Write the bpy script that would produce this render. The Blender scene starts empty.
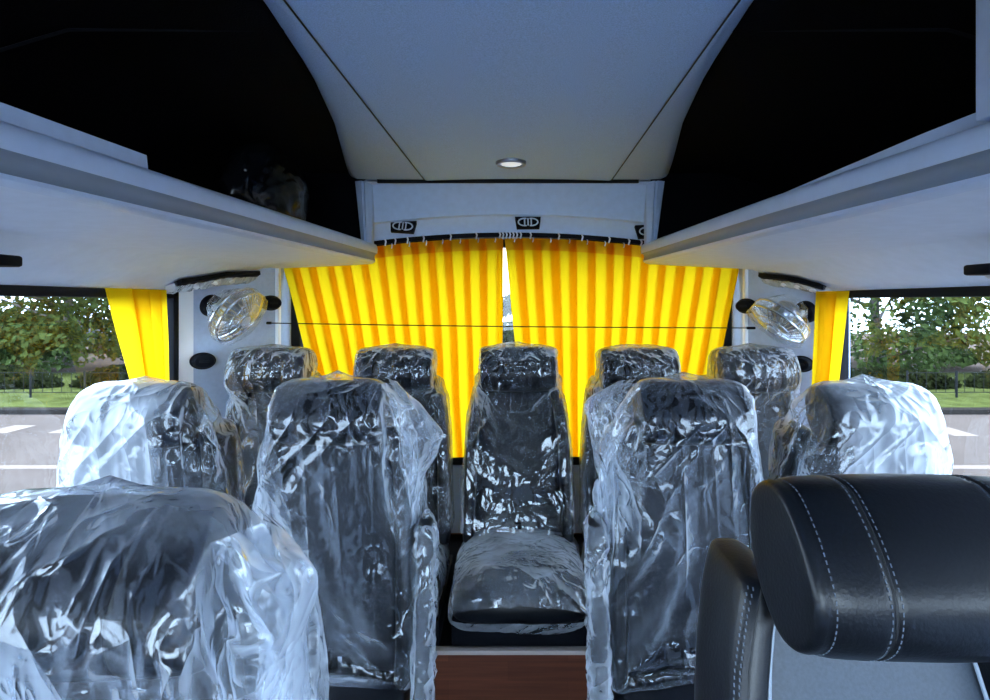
import bpy, bmesh, math, random
import numpy as np
from mathutils import Vector, Matrix, noise

random.seed(7)
rng = np.random.default_rng(7)
SC = bpy.context.scene
COL = SC.collection
PI = math.pi
EYE = 1.30          # height of the lens above the coach floor
F = 560.0           # focal length in pixels at 990 px width
CX, CY = 508.0, 302.0


def P(px, py, y):
    """point of the cabin at depth y that stands at pixel (px, py)"""
    return Vector(((px - CX) * y / F, y, EYE + (CY - py) * y / F))


# ------------------------------------------------------------------ materials
def mat(name, col, rough=.5, spec=.5, metal=0., sheen=0., coat=0.):
    m = bpy.data.materials.new(name)
    m.use_nodes = True
    b = m.node_tree.nodes['Principled BSDF']
    b.inputs['Base Color'].default_value = (*col, 1)
    b.inputs['Roughness'].default_value = rough
    b.inputs['Specular IOR Level'].default_value = spec
    b.inputs['Metallic'].default_value = metal
    b.inputs['Sheen Weight'].default_value = sheen
    b.inputs['Coat Weight'].default_value = coat
    return m


def N(m, kind, **kw):
    n = m.node_tree.nodes.new(kind)
    for k, v in kw.items():
        if k.startswith('i_'):
            key = k[2:].replace('_', ' ')
            n.inputs[key].default_value = v
        else:
            setattr(n, k, v)
    return n


def L(m, a, b):
    m.node_tree.links.new(a, b)


def schlick(m, f0, normal=None):
    """reflectance of a thin sheet, the same from either face"""
    lw = N(m, 'ShaderNodeLayerWeight', i_Blend=.5)
    if normal: L(m, normal, lw.inputs['Normal'])
    p = N(m, 'ShaderNodeMath', operation='POWER'); p.inputs[1].default_value = 5
    L(m, lw.outputs['Facing'], p.inputs[0])
    q = N(m, 'ShaderNodeMath', operation='MULTIPLY_ADD'); q.inputs[1].default_value = 1 - f0; q.inputs[2].default_value = f0
    L(m, p.outputs[0], q.inputs[0])
    return q.outputs[0]


def grain(m, scale=60, amount=.25, bump=.15, detail=3, stretch=(1, 1, 1), dist=.01):
    """fine speckle on colour and relief"""
    nt = m.node_tree
    b = nt.nodes['Principled BSDF']
    tc = N(m, 'ShaderNodeTexCoord')
    mp = N(m, 'ShaderNodeMapping')
    mp.inputs['Scale'].default_value = stretch
    nz = N(m, 'ShaderNodeTexNoise', i_Scale=scale, i_Detail=detail)
    L(m, tc.outputs['Object'], mp.inputs['Vector'])
    L(m, mp.outputs['Vector'], nz.inputs['Vector'])
    c = b.inputs['Base Color'].default_value[:]
    r = N(m, 'ShaderNodeValToRGB')
    r.color_ramp.elements[0].position = .3
    r.color_ramp.elements[1].position = .7
    r.color_ramp.elements[0].color = (*[x * (1 - amount) for x in c[:3]], 1)
    r.color_ramp.elements[1].color = (*[min(1, x * (1 + amount)) for x in c[:3]], 1)
    L(m, nz.outputs['Fac'], r.inputs['Fac'])
    L(m, r.outputs['Color'], b.inputs['Base Color'])
    bp = N(m, 'ShaderNodeBump', i_Strength=bump, i_Distance=dist)
    L(m, nz.outputs['Fac'], bp.inputs['Height'])
    L(m, bp.outputs['Normal'], b.inputs['Normal'])
    return m


def film(name, lo, hi, tint=(.80, .88, 1.0), scale=7., bump=.5, f0=.062, rough=.13):
    """thin clear polythene: see-through face-on, milky where it turns away or folds"""
    m = bpy.data.materials.new(name)
    m.use_nodes = True
    nt = m.node_tree
    nt.nodes.clear()
    out = N(m, 'ShaderNodeOutputMaterial')
    tc = N(m, 'ShaderNodeTexCoord')
    nt_sum = None
    for rot, st, sc_, pw, wt in (((.1, .55, .2), (1., 1., .16), scale, 5., 1.), ((-.2, -.7, .5), (1., 1., .20), scale * 1.3, 6., .8),
                                 ((0., .05, 0.), (1., 1., .10), scale * 1.9, 6., .5), ((.4, .2, .9), (1., 1., .8), scale * 2.8, 4., .28)):
        mp = N(m, 'ShaderNodeMapping')
        mp.inputs['Rotation'].default_value = rot
        mp2 = N(m, 'ShaderNodeMapping')
        mp2.inputs['Scale'].default_value = st
        L(m, tc.outputs['Object'], mp.inputs['Vector']); L(m, mp.outputs[0], mp2.inputs['Vector'])
        nz = N(m, 'ShaderNodeTexNoise', i_Scale=sc_, i_Detail=1.5, i_Distortion=.5)
        L(m, mp2.outputs[0], nz.inputs['Vector'])
        a1 = N(m, 'ShaderNodeMath', operation='MULTIPLY_ADD'); a1.inputs[1].default_value = 2; a1.inputs[2].default_value = -1
        L(m, nz.outputs['Fac'], a1.inputs[0])
        a2 = N(m, 'ShaderNodeMath', operation='ABSOLUTE'); L(m, a1.outputs[0], a2.inputs[0])
        a3 = N(m, 'ShaderNodeMath', operation='SUBTRACT'); a3.inputs[0].default_value = 1; L(m, a2.outputs[0], a3.inputs[1])
        a4 = N(m, 'ShaderNodeMath', operation='POWER'); a4.inputs[1].default_value = pw; L(m, a3.outputs[0], a4.inputs[0])
        a5 = N(m, 'ShaderNodeMath', operation='MULTIPLY_ADD'); a5.inputs[1].default_value = wt; a5.inputs[2].default_value = 0
        L(m, a4.outputs[0], a5.inputs[0])
        if nt_sum: L(m, nt_sum, a5.inputs[2])
        nt_sum = a5.outputs[0]
    n3 = N(m, 'ShaderNodeTexNoise', i_Scale=scale * .55, i_Detail=2., i_Distortion=.6)
    L(m, mp.outputs['Vector'], n3.inputs['Vector'])
    nm = N(m, 'ShaderNodeTexNoise', i_Scale=scale * .42, i_Detail=1., i_Distortion=.3)
    L(m, tc.outputs['Object'], nm.inputs['Vector'])
    mm = N(m, 'ShaderNodeMapRange')
    mm.inputs['From Min'].default_value = .42; mm.inputs['From Max'].default_value = .66
    mm.inputs['To Min'].default_value = .22; mm.inputs['To Max'].default_value = 1.
    L(m, nm.outputs['Fac'], mm.inputs['Value'])
    cm = N(m, 'ShaderNodeMath', operation='MULTIPLY')
    L(m, nt_sum, cm.inputs[0]); L(m, mm.outputs[0], cm.inputs[1])
    bp = N(m, 'ShaderNodeBump', i_Strength=bump, i_Distance=.016)
    L(m, cm.outputs[0], bp.inputs['Height'])
    lw = N(m, 'ShaderNodeLayerWeight', i_Blend=.4)
    L(m, bp.outputs['Normal'], lw.inputs['Normal'])
    fr = schlick(m, f0, bp.outputs['Normal'])
    # opacity: facing term times film thickness variation
    mr = N(m, 'ShaderNodeMapRange')
    mr.inputs['From Min'].default_value = .10
    mr.inputs['From Max'].default_value = .75
    mr.inputs['To Min'].default_value = lo
    mr.inputs['To Max'].default_value = hi
    L(m, lw.outputs['Facing'], mr.inputs['Value'])
    mr2 = N(m, 'ShaderNodeMapRange')
    mr2.inputs['From Min'].default_value = .35
    mr2.inputs['From Max'].default_value = .68
    mr2.inputs['To Min'].default_value = .45
    mr2.inputs['To Max'].default_value = 1.5
    L(m, n3.outputs['Fac'], mr2.inputs['Value'])
    at = N(m, 'ShaderNodeAttribute', attribute_name='film_layers_and_light')  # added whiteness: film layers, and window light painted on window-seat covers
    la = N(m, 'ShaderNodeMath', operation='ADD')
    L(m, mr.outputs[0], la.inputs[0]); L(m, at.outputs['Fac'], la.inputs[1])
    mu = N(m, 'ShaderNodeMath', operation='MULTIPLY', use_clamp=True)
    L(m, la.outputs[0], mu.inputs[0])
    L(m, mr2.outputs[0], mu.inputs[1])
    tr = N(m, 'ShaderNodeBsdfTransparent')
    tr.inputs['Color'].default_value = (.97, .985, 1, 1)
    df = N(m, 'ShaderNodeBsdfDiffuse')
    df.inputs['Color'].default_value = (*tint, 1)
    tl = N(m, 'ShaderNodeBsdfTranslucent')
    tl.inputs['Color'].default_value = (*tint, 1)
    mx0 = N(m, 'ShaderNodeMixShader')
    mx0.inputs[0].default_value = .45
    L(m, df.outputs[0], mx0.inputs[1])
    L(m, tl.outputs[0], mx0.inputs[2])
    mx1 = N(m, 'ShaderNodeMixShader')
    L(m, mu.outputs[0], mx1.inputs[0])
    L(m, tr.outputs[0], mx1.inputs[1])
    L(m, mx0.outputs[0], mx1.inputs[2])
    gl = N(m, 'ShaderNodeBsdfGlossy')
    gl.inputs['Roughness'].default_value = rough
    gl.inputs['Color'].default_value = (.93, .97, 1, 1)
    L(m, bp.outputs['Normal'], gl.inputs['Normal'])
    mx2 = N(m, 'ShaderNodeMixShader')
    L(m, fr, mx2.inputs[0])
    L(m, mx1.outputs[0], mx2.inputs[1])
    L(m, gl.outputs[0], mx2.inputs[2])
    L(m, mx2.outputs[0], out.inputs['Surface'])
    return m


def glass(name, tint, veil):
    m = bpy.data.materials.new(name)
    m.use_nodes = True
    m.node_tree.nodes.clear()
    out = N(m, 'ShaderNodeOutputMaterial')
    tr = N(m, 'ShaderNodeBsdfTransparent')
    tr.inputs['Color'].default_value = (*tint, 1)
    df = N(m, 'ShaderNodeBsdfTranslucent')
    df.inputs['Color'].default_value = (.80, .82, .9, 1)
    a = N(m, 'ShaderNodeMixShader')
    a.inputs[0].default_value = veil
    L(m, tr.outputs[0], a.inputs[1])
    L(m, df.outputs[0], a.inputs[2])
    pane = a.outputs[0] if veil else tr.outputs[0]
    gl = N(m, 'ShaderNodeBsdfGlossy')
    gl.inputs['Roughness'].default_value = .02
    fr = schlick(m, .04)
    b = N(m, 'ShaderNodeMixShader')
    L(m, fr, b.inputs[0])
    L(m, pane, b.inputs[1])
    L(m, gl.outputs[0], b.inputs[2])
    L(m, b.outputs[0], out.inputs['Surface'])
    return m


def cloth_mat(name, col, t=.75):
    m = bpy.data.materials.new(name)
    m.use_nodes = True
    m.node_tree.nodes.clear()
    out = N(m, 'ShaderNodeOutputMaterial')
    tl = N(m, 'ShaderNodeBsdfTranslucent')
    tl.inputs['Color'].default_value = (*col, 1)
    df = N(m, 'ShaderNodeBsdfDiffuse')
    df.inputs['Color'].default_value = (*col, 1)
    tc = N(m, 'ShaderNodeTexCoord')
    nz = N(m, 'ShaderNodeTexNoise', i_Scale=350., i_Detail=1.)
    L(m, tc.outputs['Object'], nz.inputs['Vector'])
    bp = N(m, 'ShaderNodeBump', i_Strength=.15, i_Distance=.002)
    L(m, nz.outputs['Fac'], bp.inputs['Height'])
    L(m, bp.outputs['Normal'], df.inputs['Normal'])
    a = N(m, 'ShaderNodeMixShader')
    a.inputs[0].default_value = t
    L(m, df.outputs[0], a.inputs[1])
    L(m, tl.outputs[0], a.inputs[2])
    L(m, a.outputs[0], out.inputs['Surface'])
    return m


M = {}
M['ceil'] = grain(mat('ceiling_fabric', (.41, .58, .86), .9, .2), 420, .16, .3, 2, dist=.002)
M['band'] = grain(mat('ceiling_side_fabric', (.37, .51, .75), .9, .2), 420, .14, .3, 2, dist=.002)
M['trim'] = grain(mat('grey_trim', (.44, .55, .74), .55, .35), 40, .04, .03)
M['trim2'] = grain(mat('header_trim', (.54, .67, .88), .6, .3), 40, .04, .03)
M['under'] = grain(mat('rack_underside', (.70, .80, .96), .6, .3), 30, .03, .03)
M['lip'] = grain(mat('rack_lip', (.56, .68, .88), .38, .5), 30, .03, .02)
M['groove'] = mat('rack_groove', (.24, .29, .36), .5)
M['white'] = mat('white_strip', (.80, .84, .88), .45)
M['pillar'] = grain(mat('pillar_panel', (.38, .47, .63), .6, .3), 60, .05, .05)
M['carpet'] = grain(mat('black_carpet', (.0025, .003, .0045), 1, .05), 300, .5, .4, 2, dist=.003)
M['black'] = mat('black_plastic', (.004, .005, .008), .6, .08)
M['rubber'] = mat('black_rubber', (.006, .008, .012), .7, .15)
M['bundle'] = mat('black_glossy_film', (.004, .005, .007), .25, .35)
M['leather'] = grain(mat('black_leather', (.0035, .0045, .007), .36, .38), 260, .15, .12, 3, dist=.003)
M['leather2'] = grain(mat('panel_leather', (.050, .063, .083), .5, .35), 260, .12, .12, 3, dist=.003)
M['seatdark'] = grain(mat('seat_leather', (.003, .004, .007), .42, .30), 200, .15, .12, 3, dist=.003)
M['seatpanel'] = grain(mat('seat_panel_leather', (.005, .007, .012), .5, .28), 200, .15, .12, 3, dist=.003)
M['seam'] = mat('leather_seam', (.003, .004, .006), .6)
M['stitch'] = mat('pale_thread', (.11, .13, .16), .8, .1)
M['chrome'] = mat('satin_metal', (.62, .66, .72), .25, .5, 1.)
M['steel'] = mat('grey_metal', (.35, .39, .45), .3, .5, 1.)
M['silver'] = mat('silver_plastic', (.50, .55, .62), .35)
M['badge'] = mat('badge_emblem', (.62, .68, .76), .4)
M['curtain'] = cloth_mat('yellow_curtain', (.98, .655, .008), .85)
M['curtain_hem'] = cloth_mat('orange_curtain_tape', (.92, .45, .010), .8)
M['film'] = film('clear_film', .012, .68, scale=6., bump=1.)
M['film_milk'] = film('milky_film', .52, .88, (.84, .91, 1.), 5., .8)
M['film_half'] = film('half_milky_film', .15, .70, scale=8., bump=.9)
M['film_near'] = film('near_clear_film', .012, .62, scale=9., bump=1.)
M['film_thin'] = film('thin_film', .004, .22, scale=12., bump=.4, f0=.03)
M['film_tight'] = film('tight_clear_film', .010, .62, scale=7., bump=1.)
M['film_cushion'] = film('cushion_film', .16, .88, scale=7., bump=.9)
M['glass'] = glass('tinted_glass', (.60, .62, .66), 0)
M['glass_rear'] = glass('clear_glass', (.93, .95, .97), .01)
M['glass_back'] = glass('dark_tinted_glass', (.275, .28, .285), .008)
M['asphalt'] = grain(mat('asphalt', (.062, .051, .046), 1, 0), .9, .12, 0., 3)
M['paint'] = mat('white_paint', (.14, .115, .10), 1, 0)
M['kerb'] = grain(mat('kerb_concrete', (.018, .016, .015), 1, 0), 8, .2, .2)
M['bark'] = grain(mat('bark', (.035, .030, .026), .9), 9, .4, .6, stretch=(1, 1, .3))
M['fence'] = mat('fence_steel', (.014, .015, .016), 1, 0)
M['tyre'] = mat('tyre', (.01, .01, .01), .8)
M['car_a'] = mat('silver_car_paint', (.42, .44, .48), .3, .5, .3, coat=.5)
M['car_b'] = mat('dark_car_paint', (.06, .07, .09), .3, .5, coat=.5)
M['carglass'] = mat('car_glass', (.02, .025, .03), .1)
M['lamp_lens'] = mat('lamp_lens', (.75, .8, .86), .3)

# wood floor covering of the platform
w = mat('wood_vinyl', (.10, .03, .018), .38, .45)
tc = N(w, 'ShaderNodeTexCoord'); mp = N(w, 'ShaderNodeMapping')
mp.inputs['Scale'].default_value = (1.2, 30, 30)
nz = N(w, 'ShaderNodeTexNoise', i_Scale=3., i_Detail=5., i_Distortion=.5)
bk = N(w, 'ShaderNodeTexBrick')
bk.inputs['Scale'].default_value = 1
bk.inputs['Brick Width'].default_value = .34
bk.inputs['Row Height'].default_value = .055
bk.inputs['Mortar Size'].default_value = .0003
bk.inputs['Color1'].default_value = (.150, .048, .026, 1)
bk.inputs['Color2'].default_value = (.095, .029, .016, 1)
bk.inputs['Mortar'].default_value = (.06, .019, .011, 1)
mpb = N(w, 'ShaderNodeMapping'); mpb.inputs['Rotation'].default_value = (PI / 2, 0, 0)
L(w, tc.outputs['Object'], mp.inputs['Vector']); L(w, mp.outputs[0], nz.inputs['Vector'])
L(w, tc.outputs['Object'], mpb.inputs['Vector']); L(w, mpb.outputs[0], bk.inputs['Vector'])
mxw = N(w, 'ShaderNodeMix', data_type='RGBA', blend_type='OVERLAY')
mxw.inputs[0].default_value = .7
L(w, bk.outputs['Color'], mxw.inputs[6]); L(w, nz.outputs['Fac'], mxw.inputs[7])
L(w, mxw.outputs[2], w.node_tree.nodes['Principled BSDF'].inputs['Base Color'])
M['wood'] = w

# lawn
g = grain(mat('lawn', (.040, .048, .015), 1, 0), 3, .35, .4, 6)
M['lawn'] = g


def leaf_mat(name, a, b):
    m = bpy.data.materials.new(name)
    m.use_nodes = True
    m.node_tree.nodes.clear()
    out = N(m, 'ShaderNodeOutputMaterial')
    tc = N(m, 'ShaderNodeTexCoord')
    nz = N(m, 'ShaderNodeTexNoise', i_Scale=1.4, i_Detail=4.)
    L(m, tc.outputs['Object'], nz.inputs['Vector'])
    r = N(m, 'ShaderNodeValToRGB')
    r.color_ramp.elements[0].position = .38
    r.color_ramp.elements[1].position = .62
    r.color_ramp.elements[0].color = (*a, 1)
    r.color_ramp.elements[1].color = (*b, 1)
    L(m, nz.outputs['Fac'], r.inputs['Fac'])
    df = N(m, 'ShaderNodeBsdfDiffuse')
    tl = N(m, 'ShaderNodeBsdfTranslucent')
    L(m, r.outputs[0], df.inputs[0]); L(m, r.outputs[0], tl.inputs[0])
    x = N(m, 'ShaderNodeMixShader'); x.inputs[0].default_value = .4
    L(m, df.outputs[0], x.inputs[1]); L(m, tl.outputs[0], x.inputs[2])
    L(m, x.outputs[0], out.inputs[0])
    return m


M['leaf'] = leaf_mat('tree_leaves', (.012, .021, .008), (.058, .086, .027))
M['leaf_dark'] = leaf_mat('dark_leaves', (.007, .010, .005), (.017, .021, .008))


# ------------------------------------------------------------------ objects
def tag(o, label=None, cat=None, group=None, kind=None):
    if label: o['label'] = label
    if cat: o['category'] = cat
    if group: o['group'] = group
    if kind: o['kind'] = kind
    return o


def thing(name, label, cat, loc=(0, 0, 0), rz=0., group=None):
    o = bpy.data.objects.new(name, None)
    o.empty_display_size = .05
    COL.objects.link(o)
    o.location = loc
    o.rotation_euler = (0, 0, rz)
    return tag(o, label, cat, group)


class MB:
    """collects shapes for one mesh"""
    def __init__(s):
        s.v, s.f, s.n = [], [], 0

    def add(s, vs, fs):
        b = len(s.v)
        s.v += [tuple(v) for v in vs]
        s.f += [tuple(b + i for i in f) for f in fs]
        return s

    def box(s, lo, hi, bev=0., seg=2):
        bm = bmesh.new()
        bmesh.ops.create_cube(bm, size=1)
        c = [(a + b) / 2 for a, b in zip(lo, hi)]
        d = [abs(b - a) for a, b in zip(lo, hi)]
        for v in bm.verts:
            v.co = Vector([c[i] + v.co[i] * d[i] for i in range(3)])
        if bev:
            bmesh.ops.bevel(bm, geom=bm.edges[:], offset=min(bev, min(d) * .49), segments=seg, profile=.5, affect='EDGES')
        return s.bm(bm)

    def bm(s, bm, mtx=None):
        bm.verts.index_update()
        vs = [(mtx @ v.co if mtx else v.co.copy()) for v in bm.verts]
        fs = [[v.index for v in f.verts] for f in bm.faces]
        bm.free()
        return s.add(vs, fs)

    def loft(s, rings, cap=True, closed=True):
        n = len(rings[0])
        vs = [p for r in rings for p in r]
        fs = []
        for i in range(len(rings) - 1):
            for j in range(n if closed else n - 1):
                k = (j + 1) % n
                fs.append((i * n + j, i * n + k, (i + 1) * n + k, (i + 1) * n + j))
        if cap and closed:
            fs.append(tuple(range(n - 1, -1, -1)))
            fs.append(tuple((len(rings) - 1) * n + j for j in range(n)))
        return s.add(vs, fs)

    def tube(s, pts, r, seg=8, cap=True):
        pts = [Vector(p) for p in pts]
        rr = r if isinstance(r, (list, tuple)) else [r] * len(pts)
        rings = []
        up = None
        for i, p in enumerate(pts):
            t = (pts[min(i + 1, len(pts) - 1)] - pts[max(i - 1, 0)]).normalized()
            if up is None:
                up = t.orthogonal().normalized()
            else:
                up = (up - t * up.dot(t))
                up = up.normalized() if up.length > 1e-6 else t.orthogonal().normalized()
            bt = t.cross(up)
            rings.append([p + (up * math.cos(2 * PI * k / seg) + bt * math.sin(2 * PI * k / seg)) * rr[i] for k in range(seg)])
        return s.loft(rings, cap)

    def prism(s, poly, axis, a, b):
        """polygon in the two other axes, extruded along axis from a to b"""
        def pt(u, v, t):
            return [(t, u, v), (u, t, v), (u, v, t)][axis]
        n = len(poly)
        vs = [pt(u, v, a) for u, v in poly] + [pt(u, v, b) for u, v in poly]
        fs = [(i, (i + 1) % n, n + (i + 1) % n, n + i) for i in range(n)]
        fs += [tuple(range(n - 1, -1, -1)), tuple(range(n, 2 * n))]
        return s.add(vs, fs)

    def disc(s, c, nrm, r, h, seg=32, prof=None):
        """lathe about axis nrm through c; prof = [(radius factor, height factor)]"""
        nrm = Vector(nrm).normalized()
        a = nrm.orthogonal().normalized()
        b = nrm.cross(a)
        prof = prof or [(1, 0), (1, 1)]
        rings = [[Vector(c) + nrm * (h * q) + (a * math.cos(2 * PI * k / seg) + b * math.sin(2 * PI * k / seg)) * (r * f) for k in range(seg)] for f, q in prof]
        return s.loft(rings, True)

    def build(s, name, material, parent=None, smooth=True, angle=35, **kw):
        me = bpy.data.meshes.new(name)
        me.from_pydata(s.v, [], s.f)
        bm = bmesh.new(); bm.from_mesh(me)
        bmesh.ops.recalc_face_normals(bm, faces=bm.faces)
        bm.to_mesh(me); bm.free()
        me.materials.append(material)
        if smooth:
            me.polygons.foreach_set('use_smooth', [True] * len(me.polygons))
            me.set_sharp_from_angle(angle=math.radians(angle))
        o = bpy.data.objects.new(name, me)
        COL.objects.link(o)
        o.parent = parent
        return tag(o, **kw) if kw else o


def struct(name, mb, material, **kw):
    o = mb.build(name, material, None, **kw)
    o['kind'] = 'structure'
    return o


def lerp(a, b, t):
    return a + (b - a) * t


def interp(x, xs, ys):
    return float(np.interp(x, xs, ys))


def superring(cx, cy, hw, hd, z, n=40, e=3.2, dx=None):
    """rounded-rectangle ring with evenly spaced points"""
    t = np.linspace(0, 2 * PI, 400, endpoint=False)
    x = hw * np.sign(np.cos(t)) * np.abs(np.cos(t)) ** (2 / e)
    y = hd * np.sign(np.sin(t)) * np.abs(np.sin(t)) ** (2 / e)
    x = np.append(x, x[0]); y = np.append(y, y[0])
    d = np.concatenate([[0], np.cumsum(np.hypot(np.diff(x), np.diff(y)))])
    q = np.linspace(0, d[-1], n, endpoint=False)
    xs = np.interp(q, d, x); ys = np.interp(q, d, y)
    return [Vector((cx + a, cy + b, z)) for a, b in zip(xs, ys)]


# ------------------------------------------------------------------ the coach body
XL, XR = -1.14, 1.16
YB, YF = 2.42, -1.9
ROOF = EYE + .47
struct('floor', MB().box((XL - .05, YF, -.06), (XR + .05, YB + .1, 0)), M['rubber'])

# centre ceiling panel, the two side bands and the black roof lining over the racks
cp = MB()
ny = 24
ys = [lerp(YF, 2.15, i / ny) for i in range(ny + 1)]
def xl_panel(y): return interp(y, [YF, .87, 2.15], [-.36, -.347, -.320])
def xr_panel(y): return interp(y, [YF, .87, 2.15], [.34, .358, .398])
rows = []
for y in ys:
    a, b = xl_panel(y), xr_panel(y)
    row = [(a, y, ROOF + .004), (a + .004, y, ROOF - .004)]
    row += [(lerp(a + .012, b - .012, k / 8), y, ROOF - .006 + .012 * (1 - (k / 4 - 1) ** 2) * .5) for k in range(9)]
    row += [(b - .004, y, ROOF - .004), (b, y, ROOF + .004)]
    rows.append([Vector(p) for p in row])
cp.loft(rows, False, False)
ceil = struct('ceiling', cp, M['ceil'])


def band_edge(y, s):
    if s < 0:
        return interp(y, [YF, .40, .87, 1.2, 1.53, 1.8, 2.0, 2.15], [-.40, -.37, -.365, -.392, -.445, -.505, -.550, -.580])
    return interp(y, [YF, .40, .87, 1.2, 1.53, 1.8, 2.0, 2.15], [.37, .362, .366, .395, .448, .510, .555, .585])


for s, nm in ((-1, 'left'), (1, 'right')):
    rows, rows2 = [], []
    for i in range(41):
        y = lerp(YF, 2.15, i / 40)
        a = xl_panel(y) if s < 0 else xr_panel(y)
        e = band_edge(y, s)
        rows.append([Vector((a, y, ROOF)), Vector((a + s * .004, y, ROOF - .002)), Vector((lerp(a, e, .6), y, ROOF - .002)), Vector((e, y, ROOF + .002)),
                     Vector((e + s * .022, y, ROOF + .012)), Vector((e + s * .035, y, ROOF + .03))])
        rows2.append([Vector((e + s * .030, y, ROOF + .022)), Vector((s * .80, y, ROOF + .028)), Vector((s * .98, y, ROOF - .02)),
                      Vector((s * 1.07, y, ROOF - .12)), Vector((s * 1.10, y, EYE + .16))])
    b = MB().loft(rows, False, False)
    o = b.build('side_band', M['band'], ceil)
    o = MB().loft(rows2, False, False).build('rack_lining', M['carpet'], ceil)
    rb = MB().tube([(s * t, 1.02, ROOF + .026 - max(0, t - .8) * .3) for t in (.40, .6, .8, .95)], .0035, 6)
    rb.build('lining_seam', M['rubber'], ceil)
for fx in (xl_panel, xr_panel):
    MB().tube([(fx(y), y, ROOF - .003) for y in ys], .0016, 6).build('panel_seam', M['seam'], ceil)
# outer roof skin closes the shell
sk = MB().box((XL - .05, YF, ROOF + .06), (XR + .05, YB + .1, ROOF + .09))
sk.build('roof_skin', M['trim'], ceil)

# side walls with one long window each
WIN_T, WIN_B = EYE + .035, .70
Y0, Y1 = -1.6, 1.93
for s, nm, x, k in ((-1, 'left', XL, 1), (1, 'right', XR, 2)):
    x2 = x + s * .05
    wb = MB()
    wb.box((min(x, x2), YF, 0), (max(x, x2), YB, WIN_B))
    wb.box((min(x, x2), YF, WIN_T), (max(x, x2), YB, ROOF + .06))
    wb.box((min(x, x2), YF, WIN_B), (max(x, x2), Y0, WIN_T))
    yy = Y1 if s < 0 else 1.98
    wb.box((min(x, x2), yy, WIN_B), (max(x, x2), YB, WIN_T))
    struct('wall_' + nm, wb, M['trim'])
    fr = MB()
    xi, xo = x - s * .006, x + s * .03
    lo, hi = min(xi, xo), max(xi, xo)
    fr.box((lo, Y0, WIN_T - .022), (hi, yy, WIN_T + .004), .004)
    fr.box((lo, Y0, WIN_B - .004), (hi, yy, WIN_B + .02), .004)
    fr.box((lo, yy - .028, WIN_B), (hi, yy + .002, WIN_T), .004)
    fr.box((lo, Y0, WIN_B), (hi, Y0 + .02, WIN_T), .004)
    wf = struct('window_%d' % k, fr, M['rubber'])
    xg = x + s * .018
    MB().add([(xg, Y0, WIN_B), (xg, yy - .01, WIN_B), (xg, yy - .01, WIN_T), (xg, Y0, WIN_T)], [(0, 1, 2, 3)]).build('window_pane', M['glass'], wf, smooth=False)

# front end with windscreen, behind the camera
fw = MB()
fw.box((XL - .05, YF - .05, 0), (XR + .05, YF, .55)).box((XL - .05, YF - .05, 1.72), (XR + .05, YF, ROOF + .09))
struct('wall_front', fw, M['trim'])
wfr = MB().box((XL, YF - .04, .55), (XL + .06, YF, 1.72), .005).box((XR - .06, YF - .04, .55), (XR, YF, 1.72), .005)
w4 = struct('window_4', wfr, M['rubber'])
MB().add([(XL + .05, YF - .03, .55), (XR - .05, YF - .03, .55), (XR - .05, YF - .03, 1.72), (XL + .05, YF - .03, 1.72)], [(0, 1, 2, 3)]).build('window_pane', M['glass_rear'], w4, smooth=False)

# rear wall: header in two arched steps, lower wall, rear window
XC = .012


def arch(x):
    return -.030 * ((x - XC) / .52) ** 2


rows = []
for (y, z, ar) in ((2.15, .462, 0), (2.165, .452, 0), (2.20, .372, .8), (2.21, .352, 1), (2.212, .346, 1), (2.235, .342, 1), (2.275, .300, 1), (2.28, .284, 1), (2.31, .283, 1), (2.44, .283, 1)):
    rows.append([Vector((lerp(-.575, .585, k / 40), y, EYE + z + ar * max(-.06, arch(lerp(-.575, .585, k / 40))))) for k in range(41)])
wb = struct('wall_back', MB().loft(rows, False, False), M['trim2'])
lw = MB().box((XL - .05, YB, 0), (XR + .05, YB + .06, .62)).box((XL - .05, YB, EYE + .25), (XR + .05, YB + .06, ROOF + .09))
lw.box((XL - .05, YB, .62), (-1.0, YB + .06, EYE + .25)).box((1.02, YB, .62), (XR + .05, YB + .06, EYE + .25))
lw.build('rear_shell', M['trim'], wb)
gap = MB().box((-.50, 2.140, ROOF - .014), (.50, 2.152, ROOF + .01))
gap.build('ceiling_gap', M['rubber'], wb)
wr = MB()
wr.box((-1.0, YB - .02, .62), (-.890, YB + .03, EYE + .26), .004).box((.925, YB - .02, .62), (1.02, YB + .03, EYE + .26), .004)
wr.box((-1.0, YB - .02, .60), (1.02, YB + .03, .66), .004).box((-1.0, YB - .02, EYE + .235), (1.02, YB + .03, EYE + .27), .004)
w3 = struct('window_3', wr, M['rubber'])
MB().add([(-.96, YB + .01, .63), (.98, YB + .01, .63), (.98, YB + .01, EYE + .25), (-.96, YB + .01, EYE + .25)], [(0, 1, 2, 3)]).build('window_pane', M['glass_back'], w3, smooth=False)

# rear corner pillars
for s, k, pts in ((-1, 1, [(-1.14, 1.935), (-1.13, 1.95), (-1.095, 1.985), (-1.01, 2.10), (-.945, 2.20), (-.925, 2.235), (-.922, 2.255), (-.93, 2.42)]),
                  (1, 2, [(1.16, 1.985), (1.15, 1.99), (1.120, 2.005), (1.045, 2.08), (.980, 2.19), (.955, 2.235), (.950, 2.255), (.96, 2.42)])):
    rows = [[Vector((x, y, z)) for z in (.3, .62, 1.0, EYE + .02, EYE + .20)] for x, y in pts]
    o = struct('trim_%d' % k, MB().loft(rows, False, False), M['pillar'])
    e = 3
    x0, y0 = pts[0]
    x1, y1 = pts[2]
    if s < 0:
        ws = MB().loft([[Vector((lerp(x0, x1, t) - s * -.003, lerp(y0, y1, t) - .004, z)) for z in (.5, EYE + .07)] for t in (.05, .35, .8)], False, False)
        ws.build('white_edge', M['white'], o)
    x0, y0 = pts[5]
    MB().box((x0 - .011, y0 - .004, .4), (x0 + .011, y0 + .022, EYE + .136), .003).build('white_edge', M['white'], o)

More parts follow.
